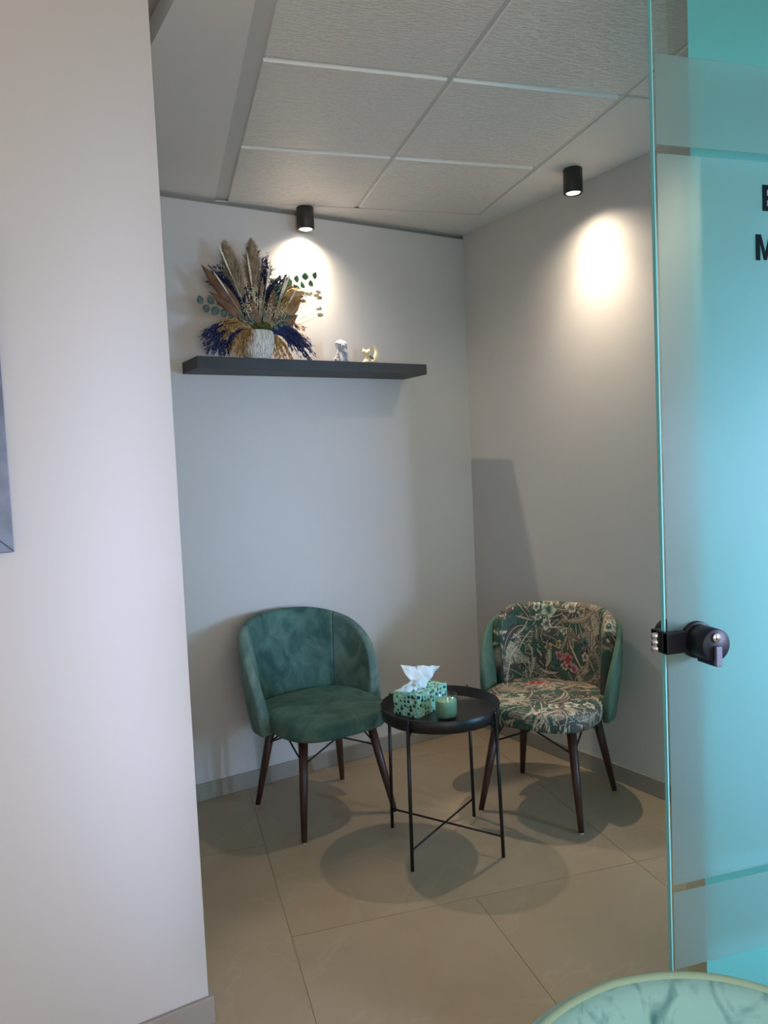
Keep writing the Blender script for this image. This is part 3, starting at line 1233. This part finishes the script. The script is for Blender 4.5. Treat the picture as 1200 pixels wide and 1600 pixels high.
# candle ---------------------------------------------------------------------
cj = thing('candle_jar', 'mint green wax candle in a clear glass tumbler beside the tissue box', 'candle',
           (0.941, 2.530, TZ))
bm = bmesh.new()
add_lathe(bm, [(0, 0), (0.0325, 0), (0.0355, 0.003), (0.0365, 0.010), (0.0370, 0.083), (0.0362, 0.0845), (0.0352, 0.083), (0.0348, 0.012), (0.033, 0.008), (0, 0.007)], 48)
obj('glass_tumbler', bm, M['jar_glass'], cj, True)
bm = bmesh.new()
add_lathe(bm, [(0, 0.009), (0.0325, 0.009), (0.0342, 0.013), (0.0344, 0.064), (0.0335, 0.066), (0.010, 0.0645), (0, 0.0645)], 40)
obj('wax', bm, M['wax'], cj, True)
bm = bmesh.new()
add_tube(bm, [(0, 0, 0.064), (0.001, 0, 0.074)], 0.0009, 8)
obj('wick', bm, M['wick'], cj, True)
cj.scale = (1.1, 1.1, 1.04)

# ================================================================== FIGURINES
M['silver'] = material('silver_grey_ceramic', srgb(176, 180, 192), 0.3)
add_noise_color(M['silver'], srgb(150, 154, 168), srgb(214, 216, 222), 30)
M['cream'] = material('cream_glazed_ceramic', srgb(232, 216, 176), 0.35)
add_noise_color(M['cream'], srgb(224, 206, 166), srgb(238, 226, 192), 20)
M['taupe'] = material('taupe_glaze', srgb(140, 128, 104), 0.5)


def blob(c, r, seg=2):
    bm = bmesh.new()
    bmesh.ops.create_icosphere(bm, subdivisions=seg, radius=1.0)
    for vv in bm.verts:
        vv.co = Vector((vv.co.x * r[0] + c[0], vv.co.y * r[1] + c[1], vv.co.z * r[2] + c[2]))
    return bm


fg = thing('figurine', 'silver-grey faceted figurine of a sitting dog with long ears, left one on the shelf', 'figurine', R(-0.812, -0.13, SZ), ANG)
fg.scale = (1.14, 1.14, 1.12)
# one continuous faceted body: haunches, chest, neck and head
bm = bmesh.new()
rings = [(0.0, 0.023, 0.026, 0), (0.010, 0.028, 0.030, 0), (0.026, 0.025, 0.026, 0.0), (0.042, 0.019, 0.019, -0.002), (0.054, 0.013, 0.013, -0.004),
         (0.064, 0.016, 0.017, -0.007), (0.078, 0.017, 0.019, -0.008), (0.090, 0.011, 0.012, -0.004), (0.095, 0.004, 0.004, -0.002)]
prev = None
for z, ra, rb, oy in rings:
    cur = [bm.verts.new((ra * math.cos(2 * PI * k / 9 + z * 20), oy + rb * math.sin(2 * PI * k / 9 + z * 20), z)) for k in range(9)]
    if prev:
        for k in range(9):
            bm.faces.new((prev[k], prev[(k + 1) % 9], cur[(k + 1) % 9], cur[k]))
    else:
        bm.faces.new(cur[::-1])
    prev = cur
bm.faces.new(prev)
obj('body', bm, M['silver'], fg)
obj('muzzle', blob((-0.002, -0.028, 0.068), (0.009, 0.013, 0.008), 1), M['silver'], fg)
for s in (-1, 1):
    bm = bmesh.new()
    add_tube(bm, [(s * 0.010, -0.004, 0.090), (s * 0.020, -0.008, 0.078), (s * 0.022, -0.010, 0.058)], [0.004, 0.0075, 0.003], 6)
    obj('ear', bm, M['silver'], fg)
    bm = bmesh.new()
    add_tube(bm, [(s * 0.013, -0.016, 0.040), (s * 0.012, -0.028, 0.016), (s * 0.012, -0.034, 0.003)], [0.008, 0.007, 0.006], 6)
    obj('foreleg', bm, M['silver'], fg)
    obj('haunch', blob((s * 0.020, 0.004, 0.013), (0.012, 0.022, 0.015), 1), M['silver'], fg)

fg = thing('figurine', 'cream figurine of a fox leaning on a crescent moon, right one on the shelf', 'figurine', R(-0.655, -0.13, SZ), ANG)
# crescent
bm = bmesh.new()
ro, ri, dx = 0.046, 0.036, -0.017
P_ = []
for k in range(25):
    a = -D(118) + D(200) * k / 24
    P_.append((a, ro))
front, back = [], []
for k in range(25):
    a = -D(122) + D(204) * k / 24
    f_ = math.sin(PI * k / 24)
    w_ = 0.0015 + 0.042 * f_ ** 0.8
    dpt = 0.002 + 0.015 * f_ ** 0.7
    ca, sa = math.cos(a), math.sin(a)
    ring = [((ro) * ca, 0), ((ro - w_ * .5) * ca, -dpt), ((ro - w_) * ca, 0), ((ro - w_ * .5) * ca, dpt)]
    rr = [ro, ro - w_ * .5, ro - w_, ro - w_ * .5]
    vs = [bm.verts.new((0.004 + rr[q] * ca, (0, -dpt, 0, dpt)[q], 0.0455 + rr[q] * sa)) for q in range(4)]
    front.append(vs)
for k in range(24):
    for q in range(4):
        bm.faces.new((front[k][q], front[k][(q + 1) % 4], front[k + 1][(q + 1) % 4], front[k + 1][q]))
bm.faces.new(front[0])
bm.faces.new(front[-1])
obj('crescent_moon', bm, M['cream'], fg, True, subsurf=1)
# fox body, faceted, one surface
bm = bmesh.new()
spine = [((-0.030, -0.004, 0.0), 0.017, 0.018), ((-0.028, -0.004, 0.012), 0.020, 0.020), ((-0.020, -0.004, 0.026), 0.015, 0.016), ((-0.020, -0.006, 0.038), 0.012, 0.012),
         ((-0.026, -0.009, 0.047), 0.018, 0.014), ((-0.028, -0.009, 0.058), 0.020, 0.014), ((-0.027, -0.007, 0.066), 0.013, 0.008)]
prev = None
for (cx_, cy_, cz_), ra, rb in spine:
    cur = [bm.verts.new((cx_ + ra * math.cos(2 * PI * k / 8), cy_ + rb * math.sin(2 * PI * k / 8), cz_)) for k in range(8)]
    if prev:
        for k in range(8):
            bm.faces.new((prev[k], prev[(k + 1) % 8], cur[(k + 1) % 8], cur[k]))
    else:
        bm.faces.new(cur[::-1])
    prev = cur
bm.faces.new(prev)
obj('fox_body', bm, M['cream'], fg)
obj('muzzle', blob((-0.034, -0.024, 0.050), (0.008, 0.012, 0.007), 1), M['cream'], fg)
for x in (-0.042, -0.013):
    bm = bmesh.new()
    add_tube(bm, [(x, -0.007, 0.058), (x + (0.002 if x > -0.02 else -0.002), -0.007, 0.076)], [0.008, 0.0008], 4)
    obj('ear', bm, M['cream'], fg)
bm = bmesh.new()
add_tube(bm, [(-0.020, -0.016, 0.034), (-0.004, -0.018, 0.030), (0.004, -0.014, 0.024)], [0.007, 0.006, 0.004], 6)
obj('paw', bm, M['taupe'], fg)

# ================================================================== DRIED FLOWER ARRANGEMENT
VA, VB = -1.203, -0.115
fl = thing('flower_vase', 'white ribbed pot of dried pampas, navy grasses and eucalyptus on the black shelf', 'flower arrangement',
           R(VA, VB, SZ), ANG)


def F(px, py, d=0.0):
    """local position: px right / py up in centimetres from the pot's foot; d towards the room (cm)"""
    return Vector((px / 100.0, -d / 100.0, py / 100.0))


m = M['pot'] = material('white_ribbed_ceramic', srgb(214, 208, 200), 0.6)
nz, cr, mp = add_noise_color(m, srgb(150, 138, 128), srgb(232, 227, 220), scale=1.0, detail=3, lo=0.36, hi=0.54, stretch=(300, 300, 14))
N_ = 96
bm = bmesh.new()
prof = [(0.0, 0.0), (0.046, 0.0), (0.054, 0.006), (0.062, 0.030), (0.069, 0.065), (0.0715, 0.095), (0.069, 0.118), (0.066, 0.123), (0.062, 0.120), (0.064, 0.095), (0.0, 0.090)]
rings = []
for r, z in prof:
    if r < 1e-6:
        rings.append([bm.verts.new((0, 0, z))])
    else:
        rings.append([bm.verts.new(((r + (0.0014 if 0.01 < z < 0.12 and k % 2 else 0)) * math.cos(2 * PI * k / N_), (r + (0.0014 if 0.01 < z < 0.12 and k % 2 else 0)) * math.sin(2 * PI * k / N_), z)) for k in range(N_)])
for A, B in zip(rings[:-1], rings[1:]):
    for k in range(N_):
        k2 = (k + 1) % N_
        if len(A) == 1:
            bm.faces.new((A[0], B[k2], B[k]))
        elif len(B) == 1:
            bm.faces.new((A[k], A[k2], B[0]))
        else:
            bm.faces.new((A[k], A[k2], B[k2], B[k]))
obj('pot', bm, M['pot'], fl)


def mat_var(name, a, b, rough=0.8, scale=40):
    m = material(name, a, rough)
    add_noise_color(m, a, b, scale)
    return m


M['pampas'] = mat_var('pampas_tan', srgb(150, 132, 108), srgb(186, 168, 140))
M['navy'] = mat_var('dyed_navy_grass', srgb(24, 32, 64), srgb(48, 58, 100))
M['indigo'] = mat_var('dyed_blue_grass', srgb(34, 44, 92), srgb(58, 70, 122))
M['tan'] = mat_var('golden_dried_grass', srgb(166, 128, 78), srgb(206, 170, 118))
M['brown'] = mat_var('brown_dried_leaf', srgb(104, 74, 56), srgb(140, 104, 80), 0.7, 18)
M['copper'] = mat_var('light_brown_leaf', srgb(140, 104, 68), srgb(176, 136, 92), 0.7, 18)
M['ivory'] = mat_var('ivory_seed_head', srgb(222, 210, 190), srgb(240, 232, 216))
M['euca'] = mat_var('grey_green_leaf', srgb(62, 84, 80), srgb(92, 112, 104), 0.55)
M['euca2'] = mat_var('fresh_green_leaf', srgb(50, 96, 60), srgb(84, 136, 84), 0.5)
M['moss'] = mat_var('green_moss', srgb(54, 62, 26), srgb(92, 98, 48), 0.95, 80)
M['stem'] = mat_var('pale_straw_stem', srgb(186, 166, 128), srgb(206, 188, 150))
M['bud'] = mat_var('cream_bud', srgb(196, 184, 148), srgb(226, 218, 190))


def bez(P0, P1, P2, t):
    return P0 * (1 - t) ** 2 + P1 * 2 * t * (1 - t) + P2 * t * t


def plume(name, P0, P1, P2, width, mat, n=420, hair=0.045, droop=0.3, seed=1, thick=0.0018, t0=0.25, shape=1.0):
    """feathery plume: a stem and many thin drooping hairs as one surface"""
    rs = random.Random(seed)
    bm = bmesh.new()
    add_tube(bm, [bez(P0, P1, P2, i / 10) for i in range(11)], [0.0016 - 0.0001 * i for i in range(11)], 5)
    for k in range(n):
        t = t0 + (1 - t0) * rs.random() ** 0.9
        q = bez(P0, P1, P2, t)
        d = (bez(P0, P1, P2, min(1, t + 0.02)) - bez(P0, P1, P2, t - 0.02)).normalized()
        s = d.orthogonal().normalized()
        s2 = d.cross(s)
        a = rs.uniform(0, 2 * PI)
        side = s * math.cos(a) + s2 * math.sin(a)
        env = math.sin(PI * min(1.0, max(0.05, (t - t0) / (1 - t0) * 0.86 + 0.12))) ** 0.7
        L = hair * rs.uniform(0.55, 1.1) * (0.5 + 0.5 * env)
        wv = width * env * rs.uniform(0.5, 1.0)
        m1 = q + d * L * 0.45 + side * wv * 0.7
        m2 = q + d * L * 0.9 + side * wv - Vector((0, 0, droop * L * rs.uniform(0.4, 1.2)))
        w = side.cross(d).normalized() * thick
        v0 = bm.verts.new(q - w)
        v1 = bm.verts.new(q + w)
        v2 = bm.verts.new(m1 + w)
        v3 = bm.verts.new(m1 - w)
        v4 = bm.verts.new(m2)
        bm.faces.new((v0, v1, v2, v3))
        bm.faces.new((v3, v2, v4))
    me = bpy.data.meshes.new(name)
    bm.to_mesh(me)
    bm.free()
    return new_obj(name, me, mat, fl)


def grass_bunch(name, base, tips, mat, seed, n=26, leaf=0.02, up=0.05):
    """bunch of thin stems whose upper half carries small blades; stems arch from base to tips"""
    rs = random.Random(seed)
    bm = bmesh.new()
    for k in range(n):
        tip = Vector(tips[k % len(tips)]) + Vector((rs.uniform(-.022, .022), rs.uniform(-.02, .02), rs.uniform(-.02, .02)))
        b = Vector(base) + Vector((rs.uniform(-.012, .012), rs.uniform(-.01, .01), 0))
        mid = (b + tip) / 2 + Vector((rs.uniform(-.01, .01), rs.uniform(-.01, .01), up + rs.uniform(-.01, .015)))
        pts = [bez(b, mid, tip, i / 8) for i in range(9)]
        add_tube(bm, pts, [0.0014] * 5 + [0.0012, 0.001, 0.0008, 0.0005], 4)
        for q in range(24):
            t = 0.35 + 0.65 * rs.random()
            P = bez(b, mid, tip, t)
            d = (bez(b, mid, tip, min(1, t + .03)) - bez(b, mid, tip, t - .03)).normalized()
            a = rs.uniform(0, 2 * PI)
            s = d.orthogonal().normalized()
            side = s * math.cos(a) + d.cross(s) * math.sin(a)
            E_ = P + d * leaf * rs.uniform(.5, 1) + side * leaf * rs.uniform(.3, .7) - Vector((0, 0, leaf * .25))
            w = side.cross(d).normalized() * 0.0028
            mm = (P + E_) / 2
            v = [bm.verts.new(P), bm.verts.new(mm + w), bm.verts.new(E_), bm.verts.new(mm - w)]
            bm.faces.new(v)
    me = bpy.data.meshes.new(name)
    bm.to_mesh(me)
    bm.free()
    return new_obj(name, me, mat, fl)


def leaf_mesh(P0, P1, width, curl=0.1, nrm=(0, -1, 0), wav=0.0, n=10, pos=0.45, seed=0):
    rs = random.Random(seed)
    P0, P1 = Vector(P0), Vector(P1)
    d = (P1 - P0)
    L = d.length
    d.normalize()
    nrm = Vector(nrm)
    side = d.cross(nrm).normalized()
    nn = side.cross(d).normalized()
    bm = bmesh.new()
    rows = []
    for i in range(n + 1):
        t = i / n
        w = width * (math.sin(PI * t ** (math.log(0.5) / math.log(pos))) ** 0.8 if 0 < t < 1 else 0.02)
        c = P0 + d * L * t + nn * (curl * L * math.sin(PI * t))
        row = []
        for j in (-1, -0.5, 0, 0.5, 1):
            off = side * w * j - nn * (abs(j) * w * 0.45) + nn * wav * math.sin(9 * t + 3 * j + seed)
            row.append(bm.verts.new(c + off))
        rows.append(row)
    for a, b in zip(rows[:-1], rows[1:]):
        for j in range(4):
            bm.faces.new((a[j], a[j + 1], b[j + 1], b[j]))
    return bm


def leaf(name, P0, P1, width, mat, parent=None, **kw):
    o = obj(name, leaf_mesh(P0, P1, width, **kw), mat, parent or fl, True)
    s = o.modifiers.new('thick', 'SOLIDIFY')
    s.thickness = 0.0009
    return o


top = 11.0
# pampas plumes (tall, tan)
plume('pampas_plume', F(-2, top, 0), F(-5, 22, -1), F(-11.5, 47.5, -1), 0.058, M['pampas'], n=1700, seed=2, hair=0.055, t0=0.46, droop=0.1)
plume('pampas_plume', F(0, top, 0), F(0, 28, -1), F(0.2, 49.5, -1), 0.054, M['pampas'], n=1700, seed=3, hair=0.055, t0=0.46, droop=0.1)
plume('pampas_plume', F(0.5, top, 1), F(2, 20, 1), F(3.2, 34, 1), 0.020, M['pampas'], n=500, seed=4, hair=0.04, t0=0.3, droop=0.2)
# navy grasses
grass_bunch('navy_grass', F(-2, top), [F(-17, 37), F(-14, 34), F(-18, 32), F(-10, 32), F(-12, 28), F(-7, 27)], M['navy'], 5, n=70, leaf=0.024)
grass_bunch('navy_grass', F(1, top), [F(4, 44), F(7, 40), F(9, 34), F(12, 35), F(8, 30), F(5, 37)], M['navy'], 6, n=70, up=0.07, leaf=0.024)
grass_bunch('navy_grass', F(2, top), [F(15, 33), F(20, 31), F(24, 28), F(14, 36), F(12, 32)], M['indigo'], 7, n=24, up=0.10)
grass_bunch('navy_grass', F(0, top), [F(-3, 30), F(2, 28), F(5, 27), F(-6, 24), F(-1, 25)], M['navy'], 8, n=34, up=0.02)
# brown magnolia leaves
for i, (a, b, wd, mt, cu) in enumerate([
        (F(-5, 15, 2), F(-23, 38, 1), 0.028, 'brown', 0.10), (F(-6, 15, 3), F(-21, 27, 3), 0.020, 'brown', 0.12),
        (F(0, 11, 4), F(-3.5, 25, 5), 0.020, 'brown', 0.06), (F(4, 15, 3), F(7, 30, 4), 0.022, 'brown', 0.08),
        (F(8, 14, 2), F(17, 35, 2), 0.045, 'copper', -0.08), (F(10, 15, 1), F(22, 32, 0), 0.030, 'copper', 0.10),
        (F(9, 14, 3), F(18, 20, 3), 0.022, 'brown', 0.14), (F(12, 28, 3), F(22, 30, 3), 0.022, 'tan', 0.2)]):
    leaf('dried_leaf', a, b, wd, M[mt], curl=cu, wav=0.004, seed=i + 1)
# ivory wheat-like spikes
for i, (a, b) in enumerate([((-4, 16), (-18, 49)), ((-6, 16), (-19.5, 35)), ((-1, 14), (-4.5, 44)), ((0, 14), (6, 42)), ((5, 14), (13, 36)), ((7, 14), (18, 32)), ((6, 16), (15, 38))]):
    P0, P2 = F(a[0], a[1], 4), F(b[0], b[1], 5)
    sp = bmesh.new()
    q = P0.lerp(P2, 0.55)
    add_tube(sp, [P0, q, P2], [0.0008, 0.0008, 0.0006], 5)
    st = obj('grain_stalk', sp, M['ivory'], fl)
    sp = bmesh.new()
    pts, rr = [], []
    for k in range(21):
        t = k / 20
        pts.append(q.lerp(P2, t))
        rr.append(0.0006 + 0.0042 * math.sin(PI * min(1, t * 0.9 + 0.08)) * (0.72 + 0.28 * (k % 2)))
    add_tube(sp, pts, rr, 7)
    obj('grain_head', sp, M['ivory'], st)
# curved grasses falling either side of the pot
grass_bunch('blue_grass', F(-3, 11, 3), [F(-22, 4, 3), F(-24, 7, 3), F(-19, 2, 3), F(-16, 4, 3), F(-23, 10, 2)], M['indigo'], 12, n=52, up=0.08)
grass_bunch('blue_grass', F(4, 11, 3), [F(20, 5, 2), F(24, 3, 2), F(18, 9, 3), F(14, 7, 3), F(22, 8, 2), F(16, 13, 2)], M['indigo'], 13, n=60, up=0.08)
grass_bunch('golden_grass', F(-3, 11, 4), [F(-12, 5, 5), F(-16, 10, 5), F(-9, 3, 5), F(-13, 14, 4), F(-7, 8, 5), F(-17, 13, 4)], M['tan'], 14, n=64, leaf=0.018, up=0.06)
grass_bunch('golden_grass', F(4, 11, 1), [F(20, 14, 0), F(23, 9, 0), F(16, 2, 0), F(10, 3, 1), F(8, 6, 1)], M['tan'], 15, n=34, leaf=0.018, up=0.07)
grass_bunch('golden_grass', F(5, 15, 3), [F(18, 28, 3), F(20, 29, 3), F(16, 30, 3)], M['tan'], 16, n=26, leaf=0.016, up=0.02)


# eucalyptus sprays: each leaf is a sub-part of its stem
def euca(P0, P1, P2, n, size, mat, seed, t0=0.35):
    rs = random.Random(seed)
    bm = bmesh.new()
    add_tube(bm, [bez(P0, P1, P2, i / 10) for i in range(11)], 0.0011, 5)
    st = obj('eucalyptus_stem', bm, M['stem'], fl)
    for k in range(n):
        t = t0 + (1 - t0) * k / (n - 1)
        q = bez(P0, P1, P2, t)
        a = (k % 2 * 2 - 1) * rs.uniform(.7, 1.2)
        d = (bez(P0, P1, P2, min(1, t + .05)) - bez(P0, P1, P2, t - .05)).normalized()
        side = Vector((-d.z, 0, d.x)) * a
        e_ = q + (d * 0.4 + side).normalized() * size * rs.uniform(.85, 1.15) + Vector((0, rs.uniform(-.006, .006), 0))
        leaf('leaf', q, e_, size * 0.44, mat, st, curl=0.08, n=6, pos=0.5, nrm=(rs.uniform(-.4, .4), -1, rs.uniform(-.3, .3)))


euca(F(2, 12, 2), F(8, 34, 2), F(28, 36.5, 1), 12, 0.036, M['euca2'], 21, 0.35)
euca(F(-3, 13, 3), F(-12, 22, 4), F(-24, 21.5, 4), 9, 0.038, M['euca'], 22, 0.3)
euca(F(3, 12, 4), F(6, 16, 5), F(12, 17, 5), 6, 0.026, M['euca'], 23, 0.4)
euca(F(-1, 12, 4), F(-4, 16, 5), F(-8, 15.5, 5), 5, 0.026, M['euca'], 24, 0.4)
euca(F(2, 14, 0), F(6, 26, 1), F(9, 33, 1), 6, 0.026, M['euca'], 25, 0.4)

# small cream blossom clusters
for i, (cx_, cy_, rr, n) in enumerate([(-5.5, 21, 3.2, 60), (-1, 24.5, 2.6, 40), (3.5, 21, 3.0, 50), (9.0, 20, 3.6, 70), (-2, 28, 2.0, 26)]):
    rs = random.Random(40 + i)
    bm = bmesh.new()
    for k in range(n):
        c = F(cx_ + rs.gauss(0, rr * .45), cy_ + rs.gauss(0, rr * .5), 5 + rs.gauss(0, 1.2))
        r = rs.uniform(.0018, .0034)
        bmesh.ops.create_icosphere(bm, subdivisions=1, radius=r, matrix=Matrix.Translation(c))
        if k % 4 == 0:
            add_tube(bm, [F(cx_ * 0.4, 12, 3), c], 0.0005, 3)
    o = obj('blossom_cluster', bm, M['bud'], fl)
    o['kind'] = 'stuff'

# seed pods on thin arching stalks to the right
for i, (tx, ty) in enumerate([(21.5, 26.5), (28.5, 23.5), (28.5, 20.5), (25, 30), (28.5, 30.5), (27, 29), (29.5, 28.5), (23.5, 29.5)]):
    rs = random.Random(60 + i)
    P0, P2 = F(8, 13, 3), F(tx, ty, 2 + (i % 3))
    P1 = F(tx * 0.55 + 3, ty * 0.75, 3)
    bm = bmesh.new()
    add_tube(bm, [bez(P0, P1, P2, k / 8) for k in range(9)], 0.0007, 4)
    st = obj('pod_stalk', bm, M['stem'], fl)
    bm = bmesh.new()
    bmesh.ops.create_icosphere(bm, subdivisions=2, radius=1.0)
    for vv in bm.verts:
        a = math.atan2(vv.co.y, vv.co.x)
        k = 1 + 0.16 * math.cos(6 * a)
        vv.co = Vector((vv.co.x * 0.0135 * k, vv.co.y * 0.010 * k, vv.co.z * 0.009)) + P2
    obj('seed_pod', bm, M['bud'] if i % 3 else M['tan'], st)

# moss mound over the rim
bm = bmesh.new()
bmesh.ops.create_icosphere(bm, subdivisions=4, radius=1.0)
rs = random.Random(3)
for vv in bm.verts:
    k = 1 + 0.10 * math.sin(vv.co.x * 19 + 1) * math.cos(vv.co.z * 17) + 0.09 * rs.random()
    vv.co = Vector((vv.co.x * 0.058 * k + 0.006, vv.co.y * 0.050 * k - 0.008, vv.co.z * 0.036 * k + 0.132))
obj('moss', bm, M['moss'], fl)
